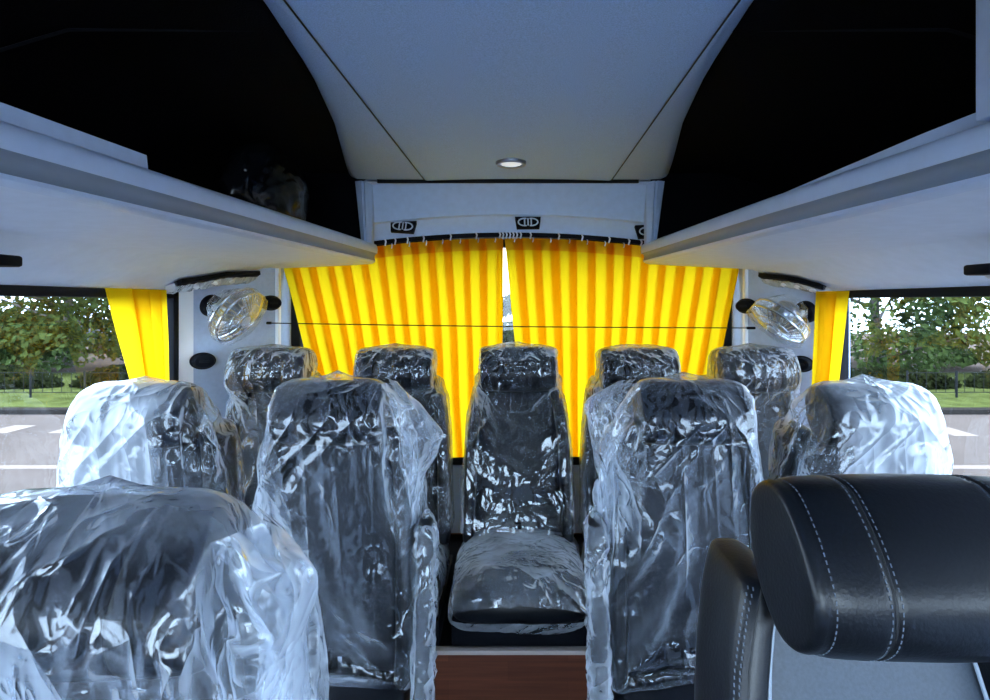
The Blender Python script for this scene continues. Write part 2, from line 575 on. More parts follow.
# ------------------------------------------------------------------ luggage racks
def lip_x(y, s):
    if s < 0:
        return interp(y, [YF, .70, 2.245], [-.82, -.635, -.517])
    return interp(y, [YF, .70, 1.25, 2.245], [.72, .606, .567, .528])


racks = {}
for s, nm in ((-1, 'left'), (1, 'right')):
    lab = ('grey luggage rack under the ceiling along the left windows, dark bag lying in it' if s < 0 else
           'grey luggage rack under the ceiling along the right windows, empty')
    r = thing('luggage_rack', lab, 'luggage rack', (s * .8, .2, EYE + .15), group=None)
    off = Vector((s * .8, .2, EYE + .15))

    def prof(y, pts, endt=1.):
        lx = lip_x(y, s)
        return [Vector((lx + s * dx, y, EYE + z)) - off for dx, z in pts]
    yy = [YF + .02 + (2.215 - YF - .02) * i / 30 for i in range(31)]
    nose = [(.055, .234), (.03, .2335), (.012, .231), (.002, .2255), (-.002, .218), (-.004, .206), (-.002, .192)]
    rows = [prof(y, nose) for y in yy]
    endc = [[Vector((p.x + s * q * .028, p.y + .028 * math.sin(math.acos(1 - q)), p.z)) for p in rows[-1]] for q in (.25, .6, 1.)]
    MB().loft(rows + endc, False, False).build('lip', M['lip'], r)
    gro = [(-.002, .192), (.005, .188), (.009, .180), (.008, .170), (.005, .163)]
    rows = [prof(y, gro) for y in yy]
    endc = [[Vector((p.x + s * q * .028, p.y + .028 * math.sin(math.acos(1 - q)), p.z)) for p in rows[-1]] for q in (.25, .6, 1.)]
    MB().loft(rows + endc, False, False).build('groove', M['groove'], r)
    bot = [(.005, .163), (.008, .157), (.016, .153), (.028, .151)]
    rows = [prof(y, bot) for y in yy]
    endc = [[Vector((p.x + s * q * .028, p.y + .028 * math.sin(math.acos(1 - q)), p.z)) for p in rows[-1]] for q in (.25, .6, 1.)]
    MB().loft(rows + endc, False, False).build('lower_lip', M['lip'], r)
    # underside: flat shelf bottom, then a cove down to the window head
    rows = []
    for y in yy + [2.235, 2.25]:
        lx = lip_x(y, s) + s * .028
        if y > 2.22: lx += s * (.03 if y < 2.24 else .06)
        xs = XL if s < 0 else XR
        rows.append([Vector(p) - off for p in ((lx, y, EYE + .151), (lx + s * .05, y, EYE + .147), (s * .94, y, EYE + .134), (s * .96, y, EYE + .129), (s * .985, y, EYE + .115), (s * 1.05, y, EYE + .082), (xs, y, EYE + .038))])
    MB().loft(rows, False, False).build('underside', M['under'], r)
    # shelf floor with black carpet and the closing end
    rows = [[Vector(p) - off for p in ((lip_x(y, s) + s * .05, y, EYE + .232), (s * 1.09, y, EYE + .205))] for y in yy]
    MB().loft(rows, False, False).build('shelf', M['carpet'], r)
    MB().box(Vector((s * .56, 2.17, EYE + .16)) - off, Vector((s * 1.12, 2.2, ROOF + .055)) - off).build('end_panel', M['carpet'], r)
    # end post between shelf and ceiling
    lx = lip_x(2.2, s)
    xa = (-.590, -.523, -.565, -.528) if s < 0 else (.604, .534, .572, .536)
    pp = MB()
    y0 = 2.16
    top = [(xa[0], y0 + .0), (lerp(xa[0], xa[1], .40), y0 - .012), (lerp(xa[0], xa[1], .5), y0 - .004), (lerp(xa[0], xa[1], .6), y0 - .012), (xa[1], y0 + .005), (xa[1], y0 + .045), (xa[0], y0 + .045)]
    btm = [(xa[2], y0 + .0), (lerp(xa[2], xa[3], .40), y0 - .012), (lerp(xa[2], xa[3], .5), y0 - .004), (lerp(xa[2], xa[3], .6), y0 - .012), (xa[3], y0 + .005), (xa[3], y0 + .045), (xa[2], y0 + .045)]
    pp.loft([[Vector((x, y, ROOF - .004)) - off for x, y in top], [Vector((x, y, EYE + .222)) - off for x, y in btm]])
    pp.build('end_post', M['trim'], r, angle=20)
    # raised rail behind the lip
    if s < 0:
        rows = [[Vector(p) - off for p in ((lip_x(y, s) - .030, y, EYE + .232), (lip_x(y, s) - .033, y, EYE + .262), (lip_x(y, s) - .040, y, EYE + .262), (lip_x(y, s) - .044, y, EYE + .23))] for y in [lerp(YF + .02, 1.0, q / 16) for q in range(17)]]
    else:
        rows = [[Vector(p) - off for p in ((lip_x(y, s) + .030, y, EYE + .232), (lip_x(y, s) + .033, y, EYE + .234 + h), (lip_x(y, s) + .040, y, EYE + .234 + h), (lip_x(y, s) + .044, y, EYE + .23))] for y, h in [(q, min(.024, max(0, (1.32 - q) * .045))) for q in yy if q < 1.36]]
    MB().loft(rows, True, True).build('rail', M['trim2'], r)
    if s > 0:
        MB().box(Vector((.612, YF + .1, EYE + .236)) - off, Vector((.632, .735, ROOF + .0)) - off, .004).build('front_panel', M['trim2'], r)
    racks[nm] = r

# black bag in the left rack
bg = bmesh.new()
bmesh.ops.create_icosphere(bg, subdivisions=5, radius=1)
for v in bg.verts:
    n = v.co.copy()
    d = 1 + .16 * noise.noise(n * 1.6 + Vector((3, 1, 7))) + .10 * abs(noise.noise(n * 3.7)) - .06 * abs(noise.noise(n * 8))
    v.co = Vector((n.x * .105 * d, n.y * .19 * d, n.z * .160 * d))
    if v.co.z < -.07: v.co.z = -.07 + (v.co.z + .07) * .1
o = MB().bm(bg, Matrix.Translation((-.735, 1.70, EYE + .300))).build('plastic_bag', M['bundle'], None)
o.location.z += .012
tag(o, 'black glossy plastic bag lying in the left luggage rack', 'bag')
flap = MB()
flap.loft([[Vector((-.665 - .02 * math.sin(t * 5), 1.50 + .02 * q, EYE + .235 + .155 * t)) + Vector((-.06 * q * t, 0, 0)) for q in (0, .5, 1)] for t in [i / 10 for i in range(11)]], False, False)
flap.build('loose_flap', M['bundle'], o)

# ------------------------------------------------------------------ ceiling lamp, badges, reading lights, brackets
c = P(511, 162, 0)
yl = .47 / ((302 - 162) / F)
cl = Vector(((511 - CX) * yl / F, yl, ROOF - .003))
t = thing('ceiling_lamp', 'round white recessed lamp in the grey ceiling panel', 'lamp', cl)
MB().disc((0, 0, 0), (0, 0, -1), .052, .008, 40, [(1, -.3), (1, .4), (.94, 1), (.74, .9), (.70, .2)]).build('trim_ring', M['steel'], t)
lens_m = mat('lit_lens', (.8, .85, .9), .3)
lens_m.node_tree.nodes['Principled BSDF'].inputs['Emission Color'].default_value = (.85, .93, 1, 1)
lens_m.node_tree.nodes['Principled BSDF'].inputs['Emission Strength'].default_value = .35
MB().disc((0, 0, -.001), (0, 0, -1), .038, .006, 32, [(1, 0), (.9, .7), (.5, 1)]).build('lens', lens_m, t)


def badge(px, py, y, tilt, lab, wd=.105):
    p = P(px, py, y)
    t = thing('badge', lab, 'badge', p, 0, 'badges on the header above the rear curtain')
    t.rotation_euler = (-.35, tilt, 0)
    h = wd * .52
    mb = MB().prism([(-wd / 2, h / 2), (wd / 2, h / 2), (wd * .43, -h / 2), (-wd * .43, -h / 2)], 1, -.004, .012)
    mb.build('plate', M['black'], t, angle=20)

    def ell(cx, a0, a1, rx, ry):
        return [(cx + rx * math.cos(a), -.006, -.003 + ry * math.sin(a)) for a in [lerp(a0, a1, i / 14) for i in range(15)]]
    e = MB()
    e.tube(ell(-wd * .12, PI * .42, PI * 1.58, wd * .25, h * .30), 0.0030, 6)
    e.tube(ell(wd * .12, -PI * .58, PI * .58, wd * .25, h * .30), 0.0030, 6)
    e.tube([(-wd * .13, -.006, h * .2), (-wd * .13, -.006, -h * .3)], 0.0030, 6)
    e.tube([(wd * .0, -.006, h * .25), (wd * .0, -.006, -h * .33)], 0.0030, 6)
    e.tube([(wd * .12, -.006, h * .2), (wd * .12, -.006, -h * .3)], 0.0030, 6)
    e.build('emblem', M['badge'], t)
    return t


badge(403, 226, 2.232, .07, 'black badge with pale emblem above the left rear curtain')
badge(528, 222, 2.232, -.01, 'black badge with pale emblem above the middle gap of the curtains')
badge(649, 231, 2.225, -.07, 'black badge with pale emblem half hidden behind the right rack end post')


def service_panel(s, lab):
    """long curved overhead panel with reading lights under the rack"""
    t = thing('overhead_light', lab, 'reading light', (s * 1.0, 1.9, EYE + .10))
    off = t.location.copy()
    if s < 0:
        pts = [(-1.065, 1.80), (-1.045, 1.86), (-1.02, 1.92), (-1.0, 1.96), (-.985, 2.06), (-.97, 2.16)]
    else:
        pts = [(1.085, 1.925), (1.065, 1.95), (1.04, 1.98), (1.02, 2.03), (1.005, 2.09), (.985, 2.17)]

    def zc(x):
        return EYE + interp(abs(x), [.94, .985, 1.05, 1.14], [.128, .108, .076, .034])
    def sect(x, y, prof):
        return [Vector((x + s * a, y, zc(x + s * a) + b)) - off for a, b in prof]
    MB().loft([sect(x, y, [(-.014, -.001), (-.016, -.016), (.002, -.020), (.010, -.001)]) for x, y in pts]).build('black_rim', M['black'], t)
    MB().loft([sect(x, y, [(.0, -.005), (-.002, -.018), (.012, -.030), (.034, -.024), (.040, -.002)]) for x, y in pts]).build('housing', M['silver'], t)
    for q in (.25, .5, .72):
        i = int(q * 5); f = q * 5 - i
        x, y = lerp(pts[i][0], pts[i + 1][0], f), lerp(pts[i][1], pts[i + 1][1], f)
        MB().disc(Vector((x + s * .010, y, zc(x) - .030)) - off, (-s * .4, -.2, -1), .013, .006, 16).build('reading_lamp', M['lamp_lens'], t)
    # crumpled film still on the panel
    rows = []
    for i in range(40):
        q = i / 39 * 4.999; a = int(q); f = q - a
        x, y = lerp(pts[a][0], pts[a + 1][0], f), lerp(pts[a][1], pts[a + 1][1], f)
        nn = [.012 * noise.noise((i * .5, j * 1.3, s)) for j in range(5)]
        rows.append(sect(x, y, [(-.006, -.020 + nn[0] * .4), (.0, -.026 + nn[1] * .5), (.014, -.034 + nn[2] * .6), (.034, -.028 + nn[3] * .5), (.044, -.012 + nn[4] * .4)]))
    MB().loft(rows, False, False).build('plastic_film', M['film_cushion'], t)
    return t


service_panel(-1, 'long black rimmed reading light panel in crumpled film under the left rack')
service_panel(1, 'long black rimmed reading light panel in crumpled film under the right rack')


def spot(px, py, y, s, lab):
    p = P(px, py, y)
    t = thing('reading_light', lab, 'reading light', p)
    MB().box((-.042, -.032, -.010), (.042, .032, .012), .005).build('black_rim', M['black'], t)
    MB().disc((s * .01, .0, -.005), (0, 0, -1), .026, .012, 20, [(1, 0), (.95, .6), (.75, 1)]).build('lamp_head', M['silver'], t)


spot(-13, 261, 1.06, -1, 'small black overhead reading light at the left edge of the picture')
spot(996, 270, 1.13, 1, 'small black overhead reading light above the right window')


def bracket(px, py, y, rz, lab):
    p = P(px, py, y)
    t = thing('oval_bracket', lab, 'bracket', p, rz, 'black oval brackets on the rear pillars')
    MB().disc((0, 0.006, 0), (0, -1, 0), .026, .03, 28, [(1.15, 0), (1.15, .25), (1, .35), (.95, .8), (.8, 1)]).build('boss', M['black'], t)
    for v in t.children[0].data.vertices: v.co.x *= 1.4
    MB().box((-.016, -.028, -.004), (.016, -.022, .004), .002).build('slot', M['rubber'], t)


bracket(271, 303, 2.185, .9, 'black oval bracket on the left pillar next to the rear curtain')
bracket(203, 361, 1.975, .7, 'black oval bracket on the left pillar below the fan')
bracket(746, 306, 2.185, -.9, 'black oval bracket on the right pillar next to the rear curtain')
bracket(801, 364, 2.005, -.7, 'black oval bracket on the right pillar below the fan')


# ------------------------------------------------------------------ fans
def fan(base, head, nrm, lab):
    base, head, nrm = Vector(base), Vector(head), Vector(nrm).normalized()
    t = thing('cabin_fan', lab, 'fan', base, 0, 'small cabin fans on the rear pillars')
    h = head - base
    MB().disc((0, 0, 0), h.normalized(), .040, .02, 28, [(1, -.4), (1, .3), (.9, .8), (.6, 1)]).build('mounting_base', M['black'], t)
    a = MB().tube([(0, 0, 0), h * .3, h * .62], [.016, .013, .011], 10)
    a.build('arm', M['silver'], t)
    mc = h - nrm * .045
    MB().disc(mc - nrm * .035, nrm, .045, .055, 32, [(.55, -.05), (.85, .1), (1, .35), (1, .8), (.9, 1)]).build('motor', M['steel'], t)
    u = nrm.orthogonal().normalized(); v = nrm.cross(u)
    cage = MB()
    R = .098
    def rp(r, ang, d): return h + u * (r * math.cos(ang)) + v * (r * math.sin(ang)) + nrm * d
    for r, d in ((R, 0), (R * .98, -.03), (R * .35, .024), (R * .66, .018), (R * .4, -.045)):
        cage.tube([rp(r, 2 * PI * k / 32, d) for k in range(33)], .0042 if r > .09 else .0024, 6)
    for k in range(36):
        ang = 2 * PI * k / 36
        cage.tube([rp(R * .12, ang, .026), rp(R * .6, ang + .12, .02), rp(R, ang + .2, 0)], .0016, 4)
        cage.tube([rp(R, ang + .2, 0), rp(R * .97, ang + .2, -.03), rp(R * .4, ang + .2, -.045)], .0014, 4)
    cage.build('cage', M['chrome'], t)
    MB().disc(rp(0, 0, .02), nrm, .022, .012, 24, [(1, 0), (.9, .7), (.5, 1)]).build('hub_cap', M['silver'], t)
    for k in range(4):
        bl = MB()
        a0 = k * PI / 2
        bl.loft([[rp(r, a0 + da, -.008 + tw) for da, tw in ((-.28, .008), (0, .001), (.30, -.010))] for r in (.012, .04, .065, .082)], False, False)
        bl.build('blade', M['steel'], t)
    # clear bag over the head
    rows = []
    for i in range(14):
        q = i / 13
        r0 = [R * 1.06, R * 1.22, R * 1.2, R * .85, R * .5][min(4, int(q * 4.99))]
        r0 = interp(q, [0, .12, .35, .6, 1], [R * .1, R * 1.06, R * 1.06, R * .66, R * .45])
        d = interp(q, [0, .12, .35, .6, 1], [.036, .028, -.03, -.07, -.10])
        rows.append([rp(r0 * (1 + .10 * noise.noise((math.cos(k / 48 * 2 * PI) * 3, math.sin(k / 48 * 2 * PI) * 3, q * 4))), 2 * PI * k / 48, d) for k in range(48)])
    MB().loft(rows, False).build('plastic_cover', M['film_thin'], t)
    return t


fan(P(212, 306, 1.99), P(240, 317, 1.90), (.80, -.10, -.55), 'small silver caged fan wrapped in film on the left rear pillar')
fan(P(806, 312, 2.00), P(777, 324, 1.93), (-.65, -.06, -.75), 'small silver caged fan wrapped in film on the right rear pillar')


# ------------------------------------------------------------------ curtains
def pleat_curtain(x0, x1, xb0, xb1, top, bot, y, n, name, label, seed, back=.50, amp=.0045, hooks=0, hem=True, gather_top=None):
    """knife-pleated cloth: each pleat doubles back under the next, so some strips are three layers thick"""
    r = random.Random(seed)
    t = thing(name, label, 'curtain', ((x0 + x1) / 2, y, EYE), 0)
    off = t.location.copy()
    s_pts = []        # (fraction across, depth)
    for k in range(n):
        j = r.uniform(-.12, .12)
        bk = back * r.uniform(.85, 1.1)
        w_ = 1 / n
        a = (k + j * .4) * w_
        s_pts += [(a, -amp), (a + w_ * .33, -amp * 1.25), (a + w_ * .66, -amp * 1.1), (a + w_ * .98, -amp * .5), (a + w_ * 1.0, 0.), (a + w_ * .97, amp * .2), (a + w_ * (1 - bk * .5), amp * .3), (a + w_ * (1 - bk), amp * .25), (a + w_ * (1 - bk) - .004 * w_, amp * .5), (a + w_ * (1 - bk) + .01, amp * .75)]
    # normalise
    lo, hi = min(p[0] for p in s_pts), max(p[0] for p in s_pts)
    s_pts = [((p[0] - lo) / (hi - lo), p[1]) for p in s_pts]
    nz_ = 20

    def pt(f, d, q):
        xa, xb = lerp(x0, xb0, q), lerp(x1, xb1, q)
        x = lerp(xa, xb, f)
        zt = top(lerp(x0, x1, f)); zb = bot
        sway = .006 * noise.noise((f * 6, q * 2.5, seed))
        return Vector((x + sway, y + d + .012 * noise.noise((f * 5, q * 2, seed + 9)), lerp(zt, zb, q))) - off
    qh = .055
    qs = [0, qh * .5, qh] if hem else [0]
    rows = [[pt(f, d, q) for f, d in s_pts] for q in ([qh] if hem else [0]) + [lerp(qh, 1, (i + 1) / nz_) for i in range(nz_)]]
    MB().loft(rows, False, False).build('pleated_cloth', M['curtain'], t, angle=180)
    if hem:
        MB().loft([[pt(f, d, q) for f, d in s_pts] for q in qs], False, False).build('heading_tape', M['curtain_hem'], t, angle=180)
    for k in range(hooks):
        f = (k + .5) / hooks
        b = pt(f, -amp * 2.2, .012)
        MB().tube([b + Vector((0, 0, -.006)), b + Vector((.003, -.002, .004)), b + Vector((.002, 0, .012)), b + Vector((0, .008, .016))], .0022, 6).build('hook', M['white'], t)
    return t


yc = 2.315
k_ = F / yc
def ctop(x): return EYE + .264 + max(-.07, arch(x))
lx0 = (280 - CX) / k_; lx1 = (503.2 - CX) / k_
rx0 = (504.6 - CX) / k_; rx1 = (742 - CX) / k_
pleat_curtain(lx0, lx1, (333 - CX) / k_, (502 - CX) / k_, ctop, .66, yc, 13, 'curtain', 'yellow pleated curtain on the left half of the rear window', 3, hooks=13)
pleat_curtain(rx0, rx1, (526 - CX) / k_, (700 - CX) / k_, ctop, .66, yc, 13, 'curtain', 'yellow pleated curtain on the right half of the rear window', 5, hooks=13)
# rail with dark slot and runners
o = MB()
xs_ = [lerp(-.56, .58, i / 30) for i in range(31)]
o.loft([[Vector((x, yy_, EYE + .279 + arch(x) + z)) for yy_, z in ((2.281, -.013), (2.281, .004), (2.294, .004), (2.294, -.013))] for x in xs_])
o = o.build('curtain_rail', M['black'])
tag(o, 'dark slotted curtain rail along the header above the rear curtains', 'curtain rail')
for i, x in enumerate([-.50, -.46, -.41, -.345, -.235, -.13, -.035, -.022, -.008, .006, .02, .034, .05, .09, .205, .30, .41, .49, .54]):
    z = EYE + .262 + arch(x)
    MB().tube([(x, 2.279, z + .022), (x + .004, 2.274, z + .012), (x, 2.279, z - .004)], .0034, 6).build('runner', M['white'], o)
# tension wire across the curtains
wp0, wp1 = P(266, 323, 2.20), P(752, 328, 2.20)
o = MB().tube([lerp(wp0, wp1, i / 20) + Vector((0, 0, -.004 * math.sin(PI * i / 20))) for i in range(21)], .0022, 6).build('curtain_wire', M['black'])
tag(o, 'thin dark wire stretched across the rear curtains from pillar to pillar', 'wire')
for p, s in ((wp0, 1), (wp1, -1)):
    MB().tube([p + Vector((-.012 * s, .0, 0)), p + Vector((.02 * s, 0, 0))], .0055, 10).build('end_hook', M['black'], o)


def side_curtain(a, b, a2, b2, ztop, zbot, label, seed, s):
    """gathered curtain hanging along the window, from a to b at the top"""
    t = thing('curtain', label, 'curtain', (a[0], a[1], ztop), 0)
    off = t.location.copy()
    a, b, a2, b2 = (Vector((*p, 0)) for p in (a, b, a2, b2))
    pr = [(0, 0), (.15, -.006), (.34, -.004), (.46, .004), (.40, .010), (.34, .014), (.44, -.002), (.56, -.012), (.66, -.004), (.60, .012), (.55, .016), (.64, .002), (.76, -.012), (.86, -.006), (.80, .010), (.75, .014), (.84, .0), (.93, -.010), (1., -.002)]
    rows = []
    for i in range(17):
        q = i / 16
        p0, p1 = lerp(a, a2, q), lerp(b, b2, q)
        dirn = (p1 - p0)
        nr = Vector((-s, 0, 0))
        rows.append([p0 + dirn * f - nr * (d * 1.4) + Vector((0, .004 * noise.noise((f * 5, q * 3, seed)), lerp(ztop, zbot, q))) - off for f, d in pr])
    MB().loft(rows, False, False).build('pleated_cloth', M['curtain'], t, angle=180)
    return t


side_curtain((-1.085, 1.507), (-1.085, 1.775), (-1.085, 1.73), (-1.085, 1.79), EYE + .038, .74, 'yellow curtain gathered at the rear end of the left window', 2, -1)
side_curtain((1.098, 1.80), (1.058, 1.91), (1.065, 1.86), (1.036, 1.915), EYE + .036, .74, 'yellow curtain gathered at the rear end of the right window', 4, 1)

# ------------------------------------------------------------------ rear platform with wood front
PZ, PY = .306, 1.597
pl = MB().box((XL + .01, PY, 0), (XR - .01, YB - .01, PZ))
plat = struct('trim_3', pl, M['wood'])
MB().box((XL + .02, PY - .006, PZ - .010), (XR - .02, PY + .02, PZ + .002), .002).build('edge_strip', mat('edge_strip', (.42, .36, .34), .4), plat)

MB().box((XL + .03, PY + .022, PZ - .01), (XR - .03, YB - .03, PZ + .003)).build('floor_mat', M['carpet'], plat)

# ------------------------------------------------------------------ seats
HEADP = [(-.064, .000), (-.095, -.022), (-.121, -.055), (-.136, -.090), (-.127, -.130), (-.096, -.157), (-.062, -.160), (-.030, -.140), (-.008, -.115), (.006, -.085), (.010, -.050), (.002, -.022), (-.025, -.002)]


def smooth_loop(pts, n):
    """closed Catmull-Rom through 2-D points, n evenly spaced samples"""
    res = []
    m = len(pts)
    for i in range(m):
        p0, p1, p2, p3 = (np.array(pts[(i + j - 1) % m]) for j in range(4))
        for t_ in np.linspace(0, 1, 12, endpoint=False):
            res.append(.5 * ((2 * p1) + (-p0 + p2) * t_ + (2 * p0 - 5 * p1 + 4 * p2 - p3) * t_ ** 2 + (-p0 + 3 * p1 - 3 * p2 + p3) * t_ ** 3))
    res = np.array(res + [res[0]])
    d = np.concatenate([[0], np.cumsum(np.linalg.norm(np.diff(res, axis=0), axis=1))])
    q = np.linspace(0, d[-1], n, endpoint=False)
    return np.stack([np.interp(q, d, res[:, 0]), np.interp(q, d, res[:, 1])], 1)


HL = smooth_loop([(a, b * .94) for a, b in HEADP], 56)
HC = HL.mean(0)
HW = .130


def head_ring(x, sc=1., groove=0.):
    q = HC + (HL - HC) * sc
    return [Vector((x, a, b)) for a, b in q]


def headrest_mb(hw=HW):
    mb = MB()
    st = [(-hw, .55), (-hw, .84), (-hw + .001, .90), (-hw + .004, .93), (-hw + .009, .945), (-hw + .013, .925), (-hw + .018, .955), (-hw + .03, .98), (-.074, 1.0), (-.0665, .992), (-.065, .972), (-.0635, .992), (-.055, 1.004), (-.02, 1.015), (0, 1.017)]
    st = st + [(-a, b) for a, b in reversed(st[:-1])]
    mb.loft([head_ring(x, s_) for x, s_ in st])
    return mb


def back_y(z):
    """front plane of the backrest at height z below the top"""
    return interp(z, [-.80, -.55, -.30, -.20, -.10, 0], [-.120, -.090, -.038, -.010, .018, .040])


WF = [1.]


def half_w(z):
    return WF[0] * interp(z, [-.80, -.60, -.32, -.20, -.15, -.118, -.105], [.205, .208, .198, .178, .163, .150, .135])


def backrest_mb(zb):
    zs = [-.150, -.153, -.160, -.175, -.20, -.26, -.32, -.40, -.48, -.56, -.64, zb + .02, zb + .005, zb]
    rings = []
    for i, z in enumerate(zs):
        hw = half_w(z) - .028
        d = .048
        k = [.55, .8, .95][i] if i < 3 else ([.95, .8][i - len(zs) + 2] if i >= len(zs) - 2 else 1)
        rings.append(superring(0, back_y(z) + .058, hw, d * k, z, 36, 4))
    return MB().loft(rings)


def bolster_mb(s, zb):
    zs = [-.122, -.1235, -.128, -.140, -.17, -.22, -.28, -.36, -.44, -.52, -.60, zb + .03, zb + .008, zb]
    rings = []
    for i, z in enumerate(zs):
        hw = half_w(z)
        k = [.45, .75, .92][i] if i < 3 else ([.9, .7][i - len(zs) + 2] if i >= len(zs) - 2 else 1)
        rings.append(superring(s * (hw - .021), back_y(z) + .040, .021 * (.75 + .25 * k), .068 * (.4 + .6 * k), z, 28, 3.6))
    return MB().loft(rings)


def cushion_mb(zt, y0, y1, hw=.205, th=.12):
    hw = hw * WF[0]
    rows = []
    for i in range(15):
        q = i / 14
        y = lerp(y0, y1, q)
        k = math.sin(PI * min(1, q * 3.2) / 2) ** .5 if q < .31 else 1
        zc_ = zt - th / 2 - .012 * q
        ring = []
        for v in superring(0, 0, hw * (.90 + .10 * min(1, k)), th / 2 * max(.25, k), 0, 40, 3.4):
            bul = .012 * (1 - (v.x / hw) ** 2) if v.y > 0 else 0
            ring.append(Vector((v.x, y, zc_ + v.y + bul)))
        rows.append(ring)
    return MB().loft(rows)


BAGS = []


def make_seat(label, x, y, ztop, zb, group, leather=False, arm=0, floor_z=0., cy0=-.52, wf=1.):
    """seat whose top stands at ztop; zb = bottom of the backrest below the top; arm = side of the raised armrest"""
    t = thing('passenger_seat', label, 'seat', (x, y, floor_z), 0, group)
    up = ztop - floor_z
    WF[0] = wf
    dk, pn = (M['leather'], M['leather2']) if leather else (M['seatdark'], M['seatpanel'])

    def put(name, mb, m, **kw):
        mb.v = [(a, b, c_ + up) for a, b, c_ in mb.v]
        return mb.build(name, m, t, **kw)
    parts = []
    parts.append(put('headrest', headrest_mb(), dk, angle=60))
    parts.append(put('backrest', backrest_mb(zb), pn, angle=60))
    for s in (-1, 1):
        b = put('side_bolster', bolster_mb(s, zb), dk, angle=60)
        parts.append(b)
        sm = MB().tube([(s * (half_w(z) - .014), back_y(z) - .026, z) for z in [-.125, -.15, -.2, -.26, -.32, -.42, -.52, -.62]], .0016, 5)
        sm.v = [(a, c2, c3 + up) for a, c2, c3 in sm.v]
        sm.build('seam', M['seam'], b)
    MB().box((-.03, .035, up - .16), (.03, .060, up - .05), .006).build('headrest_bracket', M['black'], t)
    if leather:
        h = parts[0]
        for sx, sc, n0, offs in ((-.065, .992, 0, (-.0045, .0045)), (.065, .992, 0, (-.0045, .0045)), (-HW + .0115, .940, 0, (.005,)), (HW - .0115, .940, 0, (-.005,))):
            st = MB()
            for of in offs:
                q = HC + (HL - HC) * (sc + .006)
                q2 = np.concatenate([q, q[:1]])
                d = np.concatenate([[0], np.cumsum(np.linalg.norm(np.diff(q2, axis=0), axis=1))])
                m_ = int(d[-1] / .0062)
                for i in range(m_):
                    a = d[-1] * i / m_; b_ = a + .0034
                    p = [(sx + of, float(np.interp(v, d, q2[:, 0])), float(np.interp(v, d, q2[:, 1])) + up) for v in (a, b_)]
                    st.tube(p, .0007, 4)
            st.build('stitching', M['stitch'], h)
        for sx in (-.065, .065):
            MB().tube([(sx, a, b_ + up) for a, b_ in (HC + (HL - HC) * .982)] + [(sx, HC[0] + (HL[0][0] - HC[0]) * .982, HC[1] + (HL[0][1] - HC[1]) * .982 + up)], .0016, 5).build('seam', M['seam'], h)
        for s in (-1, 1):
            sw = MB()
            zz = np.arange(-.125, -.66, -.0062)
            for z in zz:
                for ox in (.006, .010):
                    sw.tube([(s * (half_w(z) - ox + .004), back_y(z) - .0185 + (ox - .006) * -.9, z + up), (s * (half_w(z) - ox + .004), back_y(z - .0034) - .0185 + (ox - .006) * -.9, z - .0034 + up)], .0008, 4)
            sw.build('stitching', M['stitch'], parts[2] if s < 0 else parts[3])
        for s in (-1, 1):
            MB().tube([(s * (half_w(z) - .052), back_y(z) + .010, z + up) for z in np.linspace(-.17, -.66, 12)], .0022, 6).build('piping', M['groove'], parts[1])
    if arm:
        ax = arm * .236
        a = MB()
        rings = []
        for z, k in ((-.335, .35), (-.338, .7), (-.348, .92), (-.365, 1), (-.5, 1), (-.62, 1), (-.72, 1), (-.745, .9), (-.75, .6)):
            rings.append(superring(ax, back_y(z) - .005, .021 * k, .034 * k, z, 24, 2.8))
        a.loft(rings)
        ar = put('armrest', a, dk, angle=60)
        rows = []
        for i in range(50):
            z = lerp(-.325, -.77, i / 49)
            k = min(1, .25 + i * .18) if i < 5 else 1
            rows.append([Vector((v.x + (v.x - ax) * .35 * noise.noise((v.x * 50, v.y * 50, z * 45)), v.y + .006 * noise.noise((v.x * 60, v.y * 60 + 5, z * 40)), z + up)) for v in superring(ax, back_y(z) - .005, .027 * k, .042 * k, z, 30, 2.6)])
        MB().loft(rows, False).build('plastic_sleeve', M['film_cushion'], ar, angle=180)
    if True:
        zt = zb + (.015 if floor_z else .04) + up
        parts.append(cushion_mb(zt, cy0, -.06, hw=(.203 if abs(x) < .1 else .185 if floor_z else .2) / wf, th=.165 if floor_z else .12).build('seat_cushion', dk, t, angle=60))
        if floor_z: MB().box((-.198, cy0 + .012, 0), (.198, .0, zt - .10), .008).build('seat_base', M['black'], t)
        else: MB().box((-.19 * wf, cy0 + .04, zt - .20), (.19 * wf, .0, zt - .11), .01).build('seat_frame', M['black'], t)
        if not floor_z:
            for sx in (-.15, .15):
                MB().box((sx - .02, cy0 + .14, 0), (sx + .02, -.02, zt - .19), .006).build('leg', M['black'], t)
        bk_ = MB().box((-.012, -.105, zt - .005), (.012, -.085, zt + .045), .004)
        bk_.build('belt_buckle', M['black'], t)
        MB().box((.028, -.11, zt), (.040, -.085, zt + .035), .003).build('belt_tongue', M['chrome'], t)
    return t, parts, up


